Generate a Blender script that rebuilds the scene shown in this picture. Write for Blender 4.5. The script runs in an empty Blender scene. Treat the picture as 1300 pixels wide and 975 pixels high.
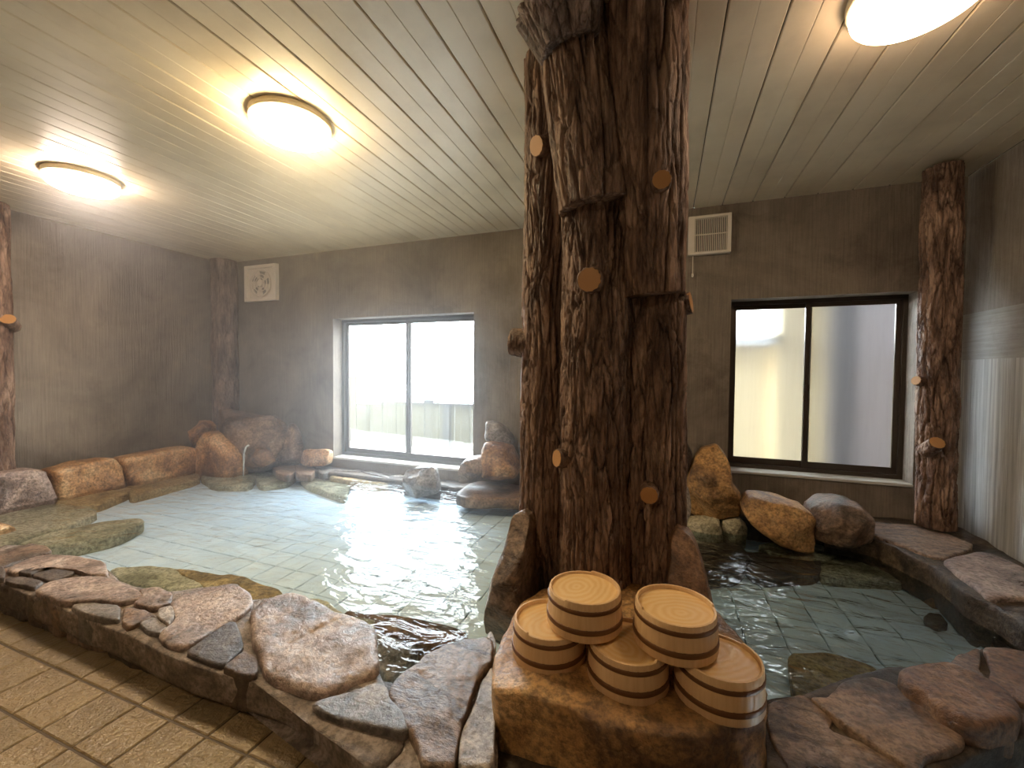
import bpy, math, random
import numpy as np
from mathutils import Vector, Matrix
sc = bpy.context.scene
col = sc.collection
random.seed(7); rng = np.random.default_rng(7)
# ------------------------------------------------------------------ camera
YAW, PITCH, ROLL, FPX = math.radians(20.2), math.radians(1.6), math.radians(0.5), 528.0
CAM = np.array([0.0, 0.0, 1.0])
_cy, _sy, _cp, _sp = math.cos(YAW), math.sin(YAW), math.cos(PITCH), math.sin(PITCH)
FWD = np.array([-_sy*_cp, _cy*_cp, -_sp]); _r0 = np.array([_cy, _sy, 0.0]); _u0 = np.cross(_r0, FWD)
RGT = math.cos(ROLL)*_r0 + math.sin(ROLL)*_u0; UPV = -math.sin(ROLL)*_r0 + math.cos(ROLL)*_u0
cd = bpy.data.cameras.new('camera'); cam = bpy.data.objects.new('camera', cd); col.objects.link(cam)
cd.sensor_width = 36.0; cd.lens = 36.0*FPX/1300.0; cd.clip_start = 0.02
M3 = Matrix((RGT, UPV, -FWD)).transposed()
cam.matrix_world = Matrix.Translation(CAM) @ M3.to_4x4()
sc.camera = cam
# ------------------------------------------------------------------ world, exposure
D = 3.4                      # depth of the back wall
CEIL = 1.0 + 0.362*D         # ceiling height
XL, XR, YF = -4.8, 1.73, -1.9
WZ = -0.03                   # water level
PZ = -0.13                   # pool floor
w = bpy.data.worlds.new('sky'); sc.world = w; w.use_nodes = True
bg = w.node_tree.nodes['Background']
bg.inputs[0].default_value = (0.86, 0.93, 1.0, 1); bg.inputs[1].default_value = 22.0
vs = sc.view_settings
vs.view_transform = 'Standard'; vs.look = 'None'; vs.gamma = 1.0; vs.use_curve_mapping = False
vs.exposure = 0.42
LAMP_E = 60.0
def portal(x0, x1, z0, z1, y):
    l = bpy.data.lights.new('daylight_portal', 'AREA'); l.shape = 'RECTANGLE'
    l.size = x1-x0; l.size_y = z1-z0; l.cycles.is_portal = True
    o = bpy.data.objects.new('daylight_portal', l); col.objects.link(o)
    o.location = ((x0+x1)/2, y, (z0+z1)/2); o.rotation_euler = (math.radians(-90), 0, 0)
# ------------------------------------------------------------------ helpers
def ray(x, y): return FWD + RGT*(x-650)/FPX - UPV*(y-487.5)/FPX
def PZt(x, y, z): d = ray(x, y); return CAM + d*((z-1.0)/d[2])
def PYt(x, y, Y): d = ray(x, y); return CAM + d*(Y/d[1])
def PXt(x, y, X): d = ray(x, y); return CAM + d*(X/d[0])
def depth(p): return float((np.asarray(p)-CAM) @ FWD)
def O(s, ox, oy, pts): return [(ox+x/s, oy+y/s) for x, y in pts]
_perm = np.random.default_rng(3).permutation(256); _perm = np.concatenate([_perm]*3)
_g = np.random.default_rng(4).normal(size=(256, 3)); _g /= np.linalg.norm(_g, axis=1)[:, None]
def noise(p):
    p = np.asarray(p, float); i = np.floor(p).astype(int); f = p-i; i &= 255
    u = f*f*f*(f*(f*6-15)+10); out = np.zeros(len(p))
    for dx in (0, 1):
        for dy in (0, 1):
            for dz in (0, 1):
                h = _perm[_perm[_perm[(i[:, 0]+dx)]+i[:, 1]+dy]+i[:, 2]+dz]
                g = _g[h]
                v = (g*(f-np.array([dx, dy, dz]))).sum(1)
                out += v*(u[:, 0] if dx else 1-u[:, 0])*(u[:, 1] if dy else 1-u[:, 1])*(u[:, 2] if dz else 1-u[:, 2])
    return out
def fbm(p, o=4):
    s = 0; a = 1.0; p = np.asarray(p, float)
    for k in range(o): s = s+a*noise(p*2**k+k*17.3); a *= 0.5
    return s
WORLD = {}
def tag(o, label=None, cat=None, group=None, kind=None):
    if label: o['label'] = label
    if cat: o['category'] = cat
    if group: o['group'] = group
    if kind: o['kind'] = kind
    return o
def empty(name, loc, label, cat, group=None):
    o = bpy.data.objects.new(name, None); col.objects.link(o); o.location = loc; o.empty_display_size = .05
    WORLD[o.name] = np.array(loc, float); return tag(o, label, cat, group)
def link(name, me, mat, parent, org):
    o = bpy.data.objects.new(name, me); col.objects.link(o)
    if mat and not me.materials: me.materials.append(mat)
    WORLD[o.name] = np.array(org, float)
    if parent is not None:
        o.parent = parent; o.location = np.array(org)-WORLD[parent.name]
    else: o.location = org
    return o
def mk(name, V, F, mat, parent=None, smooth=True, org=None, attr=None):
    V = np.asarray(V, float)
    if org is None: org = np.array([(V[:, 0].min()+V[:, 0].max())/2, (V[:, 1].min()+V[:, 1].max())/2, V[:, 2].min()])
    me = bpy.data.meshes.new(name); me.from_pydata((V-org).tolist(), [], [tuple(f) for f in F])
    if smooth: me.polygons.foreach_set('use_smooth', [True]*len(me.polygons))
    if attr is not None:
        a = me.attributes.new('relief', 'FLOAT', 'POINT'); a.data.foreach_set('value', np.asarray(attr, np.float32))
    me.update()
    return link(name, me, mat, parent, org)
class MB:                                             # small mesh builder
    def __init__(s): s.V = []; s.F = []
    def add(s, V, F):
        n = len(s.V); s.V += [tuple(v) for v in V]; s.F += [tuple(i+n for i in f) for f in F]; return s
    def box(s, a, b, bev=0.0):
        x0, y0, z0 = a; x1, y1, z1 = b
        if bev <= 0:
            V = [(x, y, z) for z in (z0, z1) for y in (y0, y1) for x in (x0, x1)]
            return s.add(V, [(0, 2, 3, 1), (4, 5, 7, 6), (0, 1, 5, 4), (2, 6, 7, 3), (0, 4, 6, 2), (1, 3, 7, 5)])
        V = []
        for z, i in ((z0, bev), (z0+bev, 0), (z1-bev, 0), (z1, bev)):
            V += [(x0+i, y0+i, z), (x1-i, y0+i, z), (x1-i, y1-i, z), (x0+i, y1-i, z)]
        F = [(3, 2, 1, 0), (12, 13, 14, 15)]
        for k in range(3):
            for j in range(4): F.append((k*4+j, k*4+(j+1) % 4, k*4+4+(j+1) % 4, k*4+4+j))
        return s.add(V, F)
    def lathe(s, prof, c, n=48, ang=None):
        V = []; m = len(prof)
        for j in range(n):
            t = 2*math.pi*j/n
            for r, z in prof: V.append((c[0]+r*math.cos(t), c[1]+r*math.sin(t), c[2]+z))
        F = [(j*m+i, ((j+1) % n)*m+i, ((j+1) % n)*m+i+1, j*m+i+1) for j in range(n) for i in range(m-1)]
        return s.add(V, F)
    def tube(s, a, b, r, n=10, r2=None):
        a = np.array(a, float); b = np.array(b, float); d = b-a; d = d/np.linalg.norm(d)
        t = np.array([1, 0, 0]) if abs(d[0]) < .9 else np.array([0, 1, 0])
        u = np.cross(d, t); u /= np.linalg.norm(u); v = np.cross(d, u); r2 = r if r2 is None else r2
        V = [a+(u*math.cos(2*math.pi*j/n)+v*math.sin(2*math.pi*j/n))*r for j in range(n)]
        V += [b+(u*math.cos(2*math.pi*j/n)+v*math.sin(2*math.pi*j/n))*r2 for j in range(n)]
        F = [(j, (j+1) % n, n+(j+1) % n, n+j) for j in range(n)]+[tuple(range(n))[::-1], tuple(range(n, 2*n))]
        return s.add(V, F)
    def out(s, name, mat, parent=None, smooth=False, org=None): return mk(name, s.V, s.F, mat, parent, smooth, org)
# ------------------------------------------------------------------ materials
def nt(name):
    m = bpy.data.materials.new(name); m.use_nodes = True; t = m.node_tree
    return m, t, t.nodes['Principled BSDF']
def N(t, typ, **k):
    n = t.nodes.new(typ)
    for a, b in k.items():
        if a.startswith('i_'): n.inputs[a[2:].replace('_', ' ')].default_value = b
        else: setattr(n, a, b)
    return n
def ramp(t, src, stops):
    r = t.nodes.new('ShaderNodeValToRGB'); e = r.color_ramp.elements
    while len(e) > 1: e.remove(e[-1])
    e[0].position = stops[0][0]; e[0].color = (*stops[0][1], 1)
    for p, c in stops[1:]: x = e.new(p); x.color = (*c, 1)
    t.links.new(src, r.inputs[0]); return r.outputs[0]
def mixc(t, fac, a, b, mode='MIX'):
    m = t.nodes.new('ShaderNodeMix'); m.data_type = 'RGBA'; m.blend_type = mode
    for i, v in ((0, fac), (6, a), (7, b)):
        if isinstance(v, (int, float)): m.inputs[i].default_value = v
        elif isinstance(v, tuple): m.inputs[i].default_value = (*v, 1)
        else: t.links.new(v, m.inputs[i])
    return m.outputs[2]
def coords(t, scale=(1, 1, 1), rand=True, kind='Object', rot=(0, 0, 0)):
    tc = t.nodes.new('ShaderNodeTexCoord'); mp = t.nodes.new('ShaderNodeMapping')
    mp.inputs['Scale'].default_value = scale; mp.inputs['Rotation'].default_value = rot
    t.links.new(tc.outputs[kind], mp.inputs[0])
    if rand:
        oi = t.nodes.new('ShaderNodeObjectInfo'); ml = N(t, 'ShaderNodeMath', operation='MULTIPLY'); ml.inputs[1].default_value = 37.0
        t.links.new(oi.outputs['Random'], ml.inputs[0]); t.links.new(ml.outputs[0], mp.inputs['Location'])
    return mp.outputs[0]
def noi(t, vec, scale, detail=6, rough=.6, dist=0.0, out='Fac'):
    n = N(t, 'ShaderNodeTexNoise'); n.inputs['Scale'].default_value = scale; n.inputs['Detail'].default_value = detail
    n.inputs['Roughness'].default_value = rough; n.inputs['Distortion'].default_value = dist
    t.links.new(vec, n.inputs['Vector']); return n.outputs[out]
def bump(t, bs, h, strength, dist, prev=None):
    b = t.nodes.new('ShaderNodeBump'); b.inputs['Strength'].default_value = strength; b.inputs['Distance'].default_value = dist
    t.links.new(h, b.inputs['Height'])
    if prev is not None: t.links.new(prev, b.inputs['Normal'])
    if bs is not None: t.links.new(b.outputs[0], bs.inputs['Normal'])
    return b.outputs[0]
def plain(name, c, rough=.5, metal=0.0, spec=.5):
    m, t, b = nt(name); v = coords(t); n = noi(t, v, 18, 5)
    t.links.new(mixc(t, n, tuple(x*.86 for x in c), tuple(min(1, x*1.1) for x in c)), b.inputs['Base Color'])
    b.inputs['Roughness'].default_value = rough; b.inputs['Metallic'].default_value = metal; b.inputs['Specular IOR Level'].default_value = spec
    return m
def rock_mat(name, a, b_, c, rough=.42, scale=5.0, strata=(1, 1, 1), pale=.3, palec=(.55, .46, .40), bmp=.6, spec=.5):
    m, t, b = nt(name); v = coords(t, strata)
    n1 = noi(t, v, scale, 8, .62, .6); c1 = ramp(t, n1, [(.38, a), (.5, b_), (.62, c)])
    v2 = coords(t); n2 = noi(t, v2, 55, 6, .7)
    c2 = mixc(t, .75, c1, ramp(t, n2, [(.40, (.36, .34, .32)), (.5, (.92, .9, .88)), (.60, (1.35, 1.32, 1.28))]), 'MULTIPLY')
    n3 = noi(t, v, scale*1.7, 7, .7, 1.2); p = ramp(t, n3, [(.56, (0, 0, 0)), (.70, (1, 1, 1))])
    pm = N(t, 'ShaderNodeMath', operation='MULTIPLY'); pm.inputs[1].default_value = pale; t.links.new(p, pm.inputs[0])
    t.links.new(mixc(t, pm.outputs[0], c2, palec), b.inputs['Base Color'])
    rr = N(t, 'ShaderNodeMapRange'); rr.inputs['To Min'].default_value = rough-.16; rr.inputs['To Max'].default_value = rough+.22
    t.links.new(n1, rr.inputs['Value']); t.links.new(rr.outputs[0], b.inputs['Roughness'])
    b.inputs['Specular IOR Level'].default_value = spec; b.inputs['Coat Weight'].default_value = .45 if rough < .5 else .1; b.inputs['Coat Roughness'].default_value = .22
    h1 = noi(t, v, scale*4, 9, .72, .15)
    vo = N(t, 'ShaderNodeTexVoronoi', feature='DISTANCE_TO_EDGE'); vo.inputs['Scale'].default_value = scale*1.1
    t.links.new(mixc(t, .35, v, noi(t, v, 4, 4, .6, 0, 'Color')), vo.inputs['Vector'])
    cr = ramp(t, vo.outputs['Distance'], [(0, (0, 0, 0)), (.018, (1, 1, 1))])
    b1 = bump(t, None, cr, .25, .01)
    b2 = bump(t, None, h1, bmp, .022, b1)
    b3 = bump(t, b, n2, bmp*.9, .010, b2); t.links.new(b3, b.inputs['Coat Normal'])
    return m
M = {}
M['pink'] = rock_mat('pinkish_granite', (.15, .105, .085), (.37, .27, .225), (.54, .43, .365), .30, 5, (1, 1, 1), .55)
M['brown'] = rock_mat('brown_stone', (.075, .05, .035), (.205, .13, .085), (.34, .225, .145), .32, 5, (1, 1, 1), .3)
M['strata'] = rock_mat('layered_brown_stone', (.09, .055, .035), (.25, .165, .11), (.37, .26, .185), .30, 4, (1.2, 3.6, 3.6), .4)
M['dark'] = rock_mat('dark_basalt', (.035, .027, .022), (.09, .066, .055), (.16, .125, .10), .36, 6, (1, 1, 1), .2)
M['orange'] = rock_mat('rusty_orange_stone', (.20, .095, .038), (.50, .27, .11), (.64, .44, .24), .42, 3.4, (1, 1, 1), .4, (.62, .47, .33))
M['rust'] = rock_mat('dark_rust_stone', (.06, .03, .015), (.185, .092, .042), (.31, .175, .085), .42, 4.5, (1, 1, 1), .15)
M['amber'] = rock_mat('speckled_amber_block', (.15, .075, .03), (.48, .265, .095), (.66, .41, .17), .42, 3.0, (1, 1, 1), .35, (.66, .45, .22), .75)
M['olive'] = rock_mat('algae_olive_stone', (.24, .225, .14), (.46, .43, .30), (.60, .56, .42), .6, 4, (1, 1, 1), .3, (.45, .40, .25))
M['ochre'] = rock_mat('submerged_ochre_stone', (.22, .15, .06), (.46, .32, .14), (.58, .46, .25), .6, 4, (1, 1, 1), .3, (.6, .5, .3))
M['grey'] = rock_mat('grey_wet_stone', (.07, .06, .052), (.2, .175, .155), (.36, .32, .29), .32, 5, (1, 1, 1), .4)
M['white'] = rock_mat('pale_quartz_stone', (.22, .18, .15), (.42, .36, .31), (.6, .54, .48), .4, 4, (3, 3, .8), .5, (.7, .66, .6))
M['grout'] = rock_mat('pale_wet_mortar', (.12, .09, .07), (.24, .19, .15), (.36, .30, .26), .4, 9, (1, 1, 1), .4)
M['mortar'] = rock_mat('dark_wet_mortar', (.03, .024, .018), (.075, .055, .038), (.13, .095, .06), .5, 7, (1, 1, 1), .2, (.3, .25, .2))
# ------------------------------------------------------------------ rocks
def smooth_poly(P, it=2):
    P = np.asarray(P, float)
    for _ in range(it):
        Q = np.roll(P, -1, 0); P = np.stack([P*.87+Q*.13, P*.13+Q*.87], 1).reshape(-1, P.shape[1])
    return P
def resample(P, n):
    Q = np.vstack([P, P[:1]]); L = np.concatenate([[0], np.cumsum(np.linalg.norm(np.diff(Q, axis=0), axis=1))])
    s = np.linspace(0, L[-1], n, endpoint=False)
    return np.stack([np.interp(s, L, Q[:, k]) for k in range(P.shape[1])], 1)
def rock(name, P, nrm, front, back, mat, parent=None, seed=0, amp=.016, freq=7.0, pf=5.0, pb=5.0, n=56, nf=11, nb=8, skew=(0, 0, 0), it=2, slope=None, crack=None, facets=0):
    """solid stone: the outline P is its girth, rounded towards nrm by `front` and away from it by `back`"""
    P = resample(smooth_poly(P, it), n); nrm = np.array(nrm, float); nrm /= np.linalg.norm(nrm)
    c = P.mean(0); sk = np.array(skew, float)
    V = [c+nrm*front]; rings = []
    for i in range(1, nf+1):
        t = i/nf; t = 1-(1-t)**1.35 if i < nf else 1.0
        rings.append((t, front*max(0, 1-t**pf)**(1/2.2)))
    for i in range(1, nb+1):
        u = i/nb; s = max(0.02, (1-u**pb))**(1/pb) if i < nb else .0
        rings.append((max(s, .25) if i < nb else .2, -back*u))
    for t, o in rings:
        V += list(c+(P-c)*t+nrm*o+(sk*(-o) if o < 0 else 0))
    V.append(c-nrm*back+sk*back)
    V = np.array(V); m = len(rings); F = []
    for j in range(n):
        k = (j+1) % n; F.append((0, 1+j, 1+k)); F.append((len(V)-1, 1+(m-1)*n+k, 1+(m-1)*n+j))
        for i in range(m-1):
            a = 1+i*n; F.append((a+j, a+n+j, a+n+k, a+k))
    # flip when the outline runs the other way round
    nn = np.cross(P-c, np.roll(P, -1, 0)-c).sum(0)
    if nn @ nrm < 0: F = [f[::-1] for f in F]
    if facets:
        rg = np.random.default_rng(seed+100); ctr = V.mean(0)
        for _ in range(facets):
            dv = rg.normal(size=3); dv -= nrm*(dv @ nrm); dv /= np.linalg.norm(dv); dv = dv+nrm*rg.uniform(.5, 2.2); dv /= np.linalg.norm(dv)
            pr = (V-ctr) @ dv; h = np.quantile(pr, rg.uniform(.80, .95)); off = (V-c) @ nrm
            cut = np.minimum(np.maximum(0, pr-h)/(dv @ nrm), np.maximum(0, off)+.25*back*(off > -.3*back)); V = V-np.outer(cut*.92, nrm)
    q = V*freq+seed*13.7
    d = np.stack([fbm(q, 3), fbm(q+51.3, 3), fbm(q+97.1, 3)], 1)*amp
    cre = np.abs(noise(V*freq*.8+seed*5.1+200))
    d += nrm*((.16-np.minimum(cre, .35))*amp*1.5)[:, None]
    d += (fbm(V*freq*5+seed, 3)*amp*.28)[:, None]*nrm
    V = V+d
    if slope is not None:                                # tilt of the top face
        V[:, 2] += ((V[:, :2]-c[:2]) @ np.array(slope))*((V-c) @ nrm > -back*.5)
    if crack is not None:
        for a, b, wd, dp in crack:
            ab = b-a; t = np.clip(((V-a) @ ab)/(ab @ ab), 0, 1); dist = np.linalg.norm(V-(a+t[:, None]*ab), axis=1)
            V -= nrm*(dp*np.exp(-(dist/wd)**2))[:, None]
    return mk(name, V, F, M[mat] if isinstance(mat, str) else mat, parent)
SEED = [0]
def inside(P):
    P = np.array(P); P[:, 0] = np.clip(P[:, 0], XL+.012, XR-.012); P[:, 1] = np.minimum(P[:, 1], D-.014); return P
def slab(pts, z, mat, parent=None, name='stone', thick=.12, front=.006, amp=.007, **k):
    SEED[0] += 1
    return rock(name, inside([PZt(x, y, z) for x, y in pts]), (0, 0, 1), front, thick, mat, parent, SEED[0], amp, pf=k.pop('pf', 18), pb=k.pop('pb', 12), it=k.pop('it', 1), **k)
def up(pts, mat, parent=None, name='boulder', Y=None, X=None, front=.08, back=.12, amp=.014, **k):
    SEED[0] += 1; sink = k.pop('sink', 0)
    if Y is not None: P = [PYt(x, y, Y) for x, y in pts]; nr = (0, -1, 0)
    else: P = [PXt(x, y, X) for x, y in pts]; nr = (1 if X < 0 else -1, 0, 0)
    P = inside(P)
    if sink:
        zz = P[:, 2]; P[zz < zz.min()+.3*(zz.max()-zz.min()), 2] -= sink
    return rock(name, P, nr, front, back, mat, parent, SEED[0], amp, pf=k.pop('pf', 6), pb=k.pop('pb', 6), it=k.pop('it', 1), facets=k.pop('facets', 8), n=k.pop('n', 64), nf=k.pop('nf', 15), **k)
# ------------------------------------------------------------------ concrete and plaster
def wall_mat(name, a, b_, c, comb=(90, 90, 3), lower=None, split=0.0, band=0.0):
    m, t, b = nt(name); v = coords(t, (1, 1, 1), False, 'Generated'); g = N(t, 'ShaderNodeNewGeometry'); v = g.outputs['Position']
    n1 = noi(t, v, 1.3, 8, .68, .5); c1 = ramp(t, n1, [(.34, a), (.5, b_), (.66, c)])
    st_ = ramp(t, noi(t, v, 2.1, 6, .7, 1.0), [(.30, (.55, .5, .45)), (.45, (1, 1, 1)), (.62, (1, 1, 1)), (.75, (1.3, 1.22, 1.1))]); c1 = mixc(t, .7, c1, st_, 'MULTIPLY')
    mp = N(t, 'ShaderNodeMapping'); mp.inputs['Scale'].default_value = comb; t.links.new(v, mp.inputs[0])
    st = noi(t, mp.outputs[0], 1.0, 4, .6, .3)
    c2 = mixc(t, .55, c1, ramp(t, st, [(.3, (.62, .60, .58)), (.7, (1.2, 1.2, 1.2))]), 'MULTIPLY')
    h = st
    if lower:
        mp2 = N(t, 'ShaderNodeMapping'); mp2.inputs['Scale'].default_value = (55, 55, 1.1); t.links.new(v, mp2.inputs[0])
        s2 = noi(t, mp2.outputs[0], 1.0, 6, .7, .4)
        cl = ramp(t, s2, [(.3, lower[0]), (.5, lower[1]), (.7, lower[2])])
        mp3 = N(t, 'ShaderNodeMapping'); mp3.inputs['Scale'].default_value = (3, 3, 70); t.links.new(v, mp3.inputs[0])
        s3 = noi(t, mp3.outputs[0], 1.0, 4, .6, .2)
        sx = N(t, 'ShaderNodeSeparateXYZ'); t.links.new(v, sx.inputs[0])
        k = N(t, 'ShaderNodeMath', operation='LESS_THAN'); k.inputs[1].default_value = split; t.links.new(sx.outputs[2], k.inputs[0])
        k2 = N(t, 'ShaderNodeMath', operation='LESS_THAN'); k2.inputs[1].default_value = band; t.links.new(sx.outputs[2], k2.inputs[0])
        c2 = mixc(t, k2.outputs[0], c2, mixc(t, .5, mixc(t, .5, c1, lower[1]), ramp(t, s3, [(.3, (.6, .6, .58)), (.7, (1.2, 1.2, 1.2))]), 'MULTIPLY'))
        c2 = mixc(t, k.outputs[0], c2, cl); h = mixc(t, k2.outputs[0], st, s3); h = mixc(t, k.outputs[0], h, s2)
    t.links.new(c2, b.inputs['Base Color']); b.inputs['Roughness'].default_value = .62; b.inputs['Specular IOR Level'].default_value = .35
    b1 = bump(t, None, h, .45, .012); bump(t, b, noi(t, v, 60, 5), .25, .006, b1)
    return m
WM = wall_mat('brushed_concrete', (.125, .10, .078), (.215, .18, .145), (.30, .255, .205))
WR = wall_mat('board_marked_concrete', (.19, .165, .14), (.29, .26, .225), (.38, .34, .30), (60, 60, 4), ((.24, .235, .22), (.48, .475, .46), (.68, .67, .65)), 1.10, 1.38)
# window openings in the back wall (world x, z)
def bx(x, y): return PYt(x, y, D)
L0, L1 = bx(423, 490)[0], bx(601, 490)[0]; LZ0, LZ1 = bx(423, 582)[2], bx(500, 401)[2]
R0, R1 = bx(926, 490)[0], bx(1163, 490)[0]; RZ0, RZ1 = bx(1040, 609)[2], bx(1040, 375)[2]
TH = .21
wb = MB()
for x0, x1, z0, z1 in ((XL-.2, L0, -.4, CEIL), (L0, L1, -.4, LZ0), (L0, L1, LZ1, CEIL), (L1, R0, -.4, CEIL), (R0, R1, -.4, RZ0), (R0, R1, RZ1, CEIL), (R1, 6.2, -.4, CEIL)):
    wb.box((x0, D, z0), (x1, D+TH, z1))
tag(wb.out('wall_back', WM), kind='structure')
tag(MB().box((XL-.2, YF, -.4), (XL, D, CEIL)).out('wall_left', WM), kind='structure')
tag(MB().box((XR, YF, -.4), (XR+.2, D, CEIL)).out('wall_right', WR), kind='structure')
tag(MB().box((XL-.2, YF-.2, -.4), (XR+.2, YF, CEIL)).out('wall_front', WM), kind='structure')
# ceiling: backing and boards
def ceil_mat():
    m, t, b = nt('cream_painted_boards'); v = coords(t, (1, 1, 1), True)
    n = noi(t, v, 2.2, 6, .6); c = ramp(t, n, [(.3, (.65, .54, .38)), (.55, (.80, .68, .49)), (.8, (.84, .73, .55))])
    t.links.new(c, b.inputs['Base Color']); b.inputs['Roughness'].default_value = .33
    bump(t, b, noi(t, coords(t, (30, 3, 30)), 3, 4), .12, .004); return m
CM = ceil_mat()
ceiling = tag(MB().box((XL-.2, YF-.2, CEIL+.012), (XR+.2, D+TH, CEIL+.1)).out('ceiling', plain('dark_joint', (.12, .10, .08), .8)), kind='structure')
PW = .1945; xj = 1.0*0.0+.142*(CEIL-1)/1.0
k0 = math.floor((XL-xj)/PW)
me_pl = None
for k in range(k0, int((XR-xj)/PW)+1):
    x0 = xj+k*PW
    if me_pl is None:
        h = PW/2; g = .0022
        prof = [(-h+g, .014), (-h+g, .004), (-h+g+.004, 0), (-.003, 0), (0, .002), (.003, 0), (h-g-.004, 0), (h-g, .004), (h-g, .014)]
        V = [(x, y, z) for y in (YF-.02, D-.0) for x, z in prof]; n = len(prof)
        F = [(i, i+1, n+i+1, n+i) for i in range(n-1)]+[(n-1, 0, n, 2*n-1)]
        o = mk('plank', np.array(V), F, CM, ceiling, False, np.array([0, 0, 0.])); me_pl = o.data
    else: o = link('plank', me_pl, None, ceiling, (0, 0, 0))
    o.location = np.array([x0+PW/2, 0, CEIL])-WORLD['ceiling']
# floor with tiles
def tile_mat(name, a, b_, c, rough, bm, wet=0.0, var=.15):
    m, t, b = nt(name); v = coords(t); oi = N(t, 'ShaderNodeObjectInfo')
    n = noi(t, v, 8, 6); cc = ramp(t, n, [(.3, a), (.55, b_), (.75, c)])
    cv = ramp(t, oi.outputs['Random'], [(0, (1-var,)*3), (1, (1+var*.8, 1+var*.7, 1+var*.6))])
    t.links.new(mixc(t, 1.0, cc, cv, 'MULTIPLY'), b.inputs['Base Color']); b.inputs['Roughness'].default_value = rough
    b1 = bump(t, None, noi(t, v, 75, 3, .55, 0), bm*1.3, .010)
    b2 = bump(t, b, noi(t, v, 130, 4), bm*.7, .004, b1)
    if wet: b.inputs['Coat Weight'].default_value = wet; b.inputs['Coat Roughness'].default_value = .12; t.links.new(b1, b.inputs['Coat Normal'])
    return m
FT = tile_mat('tan_wet_tile', (.21, .155, .082), (.30, .225, .12), (.37, .285, .165), .30, .6, .7)
PT = tile_mat('pale_blue_pool_tile', (.66, .81, .98), (.74, .87, 1.0), (.80, .90, 1.0), .5, .2, 0, .05)
GR = plain('brown_grout', (.085, .06, .035), .6)
PGR = plain('grey_pool_grout', (.10, .15, .18), .7)
floor = tag(MB().box((XL-.2, YF-.2, -.4), (XR+.2, .9, -.004)).out('floor', GR), kind='structure')
T = .15; gx0 = -1.456; gy0 = .755
mt = None
def tile_mesh(name, s, hgt, mat, jag=0.0):
    h = s/2; be = .003
    V = []; pts = [(-h, -h), (h, -h), (h, h), (-h, h)]
    if jag:
        pp = []
        for i in range(4):
            a = np.array(pts[i]); b = np.array(pts[(i+1) % 4])
            for q in range(4): pp.append(tuple(a+(b-a)*q/4+rng.normal(0, jag, 2)*(1 if q else .6)))
        pts = pp
    n = len(pts)
    for z, sc_ in ((-hgt, 1), (-be, 1), (0, 1-be/h)): V += [(x*sc_, y*sc_, z) for x, y in pts]
    F = [tuple(range(2*n, 3*n))]
    for k in range(2):
        for j in range(n): F.append((k*n+j, k*n+(j+1) % n, k*n+n+(j+1) % n, k*n+n+j))
    me = bpy.data.meshes.new(name); me.from_pydata(V, [], F); me.materials.append(mat); return me
mt = tile_mesh('tile', T-.006, .012, FT)
ix0, ix1 = -10, 20
for i in range(ix0, ix1):
    for j in range(-8, 1):
        x = gx0+(i+.5)*T; y = gy0+(j+.5)*T
        if y > .9 or y < -.05: continue
        if x < -2.9 or x > 1.6: continue
        o = link('tile', mt, None, floor, (x, y, 0)); o.rotation_euler = (random.gauss(0, .003), random.gauss(0, .003), 0)
# ------------------------------------------------------------------ windows
FR = plain('dark_bronze_aluminium', (.075, .058, .045), .38, .6)
SILL = plain('pale_sill_plaster', (.55, .55, .52), .5)
def glass_mat(name, clear, rough, drip):
    m, t, b = nt(name); out = t.nodes['Material Output']
    v = coords(t, (14, 14, 1.0), False); n = noi(t, v, 2.2, 5, .6, .6)
    rf = N(t, 'ShaderNodeBsdfRefraction'); rf.inputs['IOR'].default_value = 1.2; rf.inputs['Roughness'].default_value = rough
    rf.inputs['Color'].default_value = (.93, .95, .95, 1)
    tr = N(t, 'ShaderNodeBsdfTransparent'); tr.inputs['Color'].default_value = (.95, .97, .97, 1)
    tl = N(t, 'ShaderNodeBsdfTranslucent'); tl.inputs['Color'].default_value = (.8, .82, .82, 1)
    m1 = N(t, 'ShaderNodeMixShader'); m1.inputs[0].default_value = drip
    t.links.new(rf.outputs[0], m1.inputs[1]); t.links.new(tl.outputs[0], m1.inputs[2])
    f = N(t, 'ShaderNodeMapRange'); f.inputs['From Min'].default_value = .35; f.inputs['From Max'].default_value = .7
    f.inputs['To Min'].default_value = 1-clear; f.inputs['To Max'].default_value = max(0, 1-clear*1.35); t.links.new(n, f.inputs['Value'])
    m2 = N(t, 'ShaderNodeMixShader'); t.links.new(f.outputs[0], m2.inputs[0]); t.links.new(tr.outputs[0], m2.inputs[1]); t.links.new(m1.outputs[0], m2.inputs[2])
    gl = N(t, 'ShaderNodeBsdfGlossy'); gl.inputs['Roughness'].default_value = .25
    m3 = N(t, 'ShaderNodeMixShader'); m3.inputs[0].default_value = .05; t.links.new(m2.outputs[0], m3.inputs[1]); t.links.new(gl.outputs[0], m3.inputs[2])
    t.links.new(m3.outputs[0], out.inputs['Surface']); return m
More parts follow.
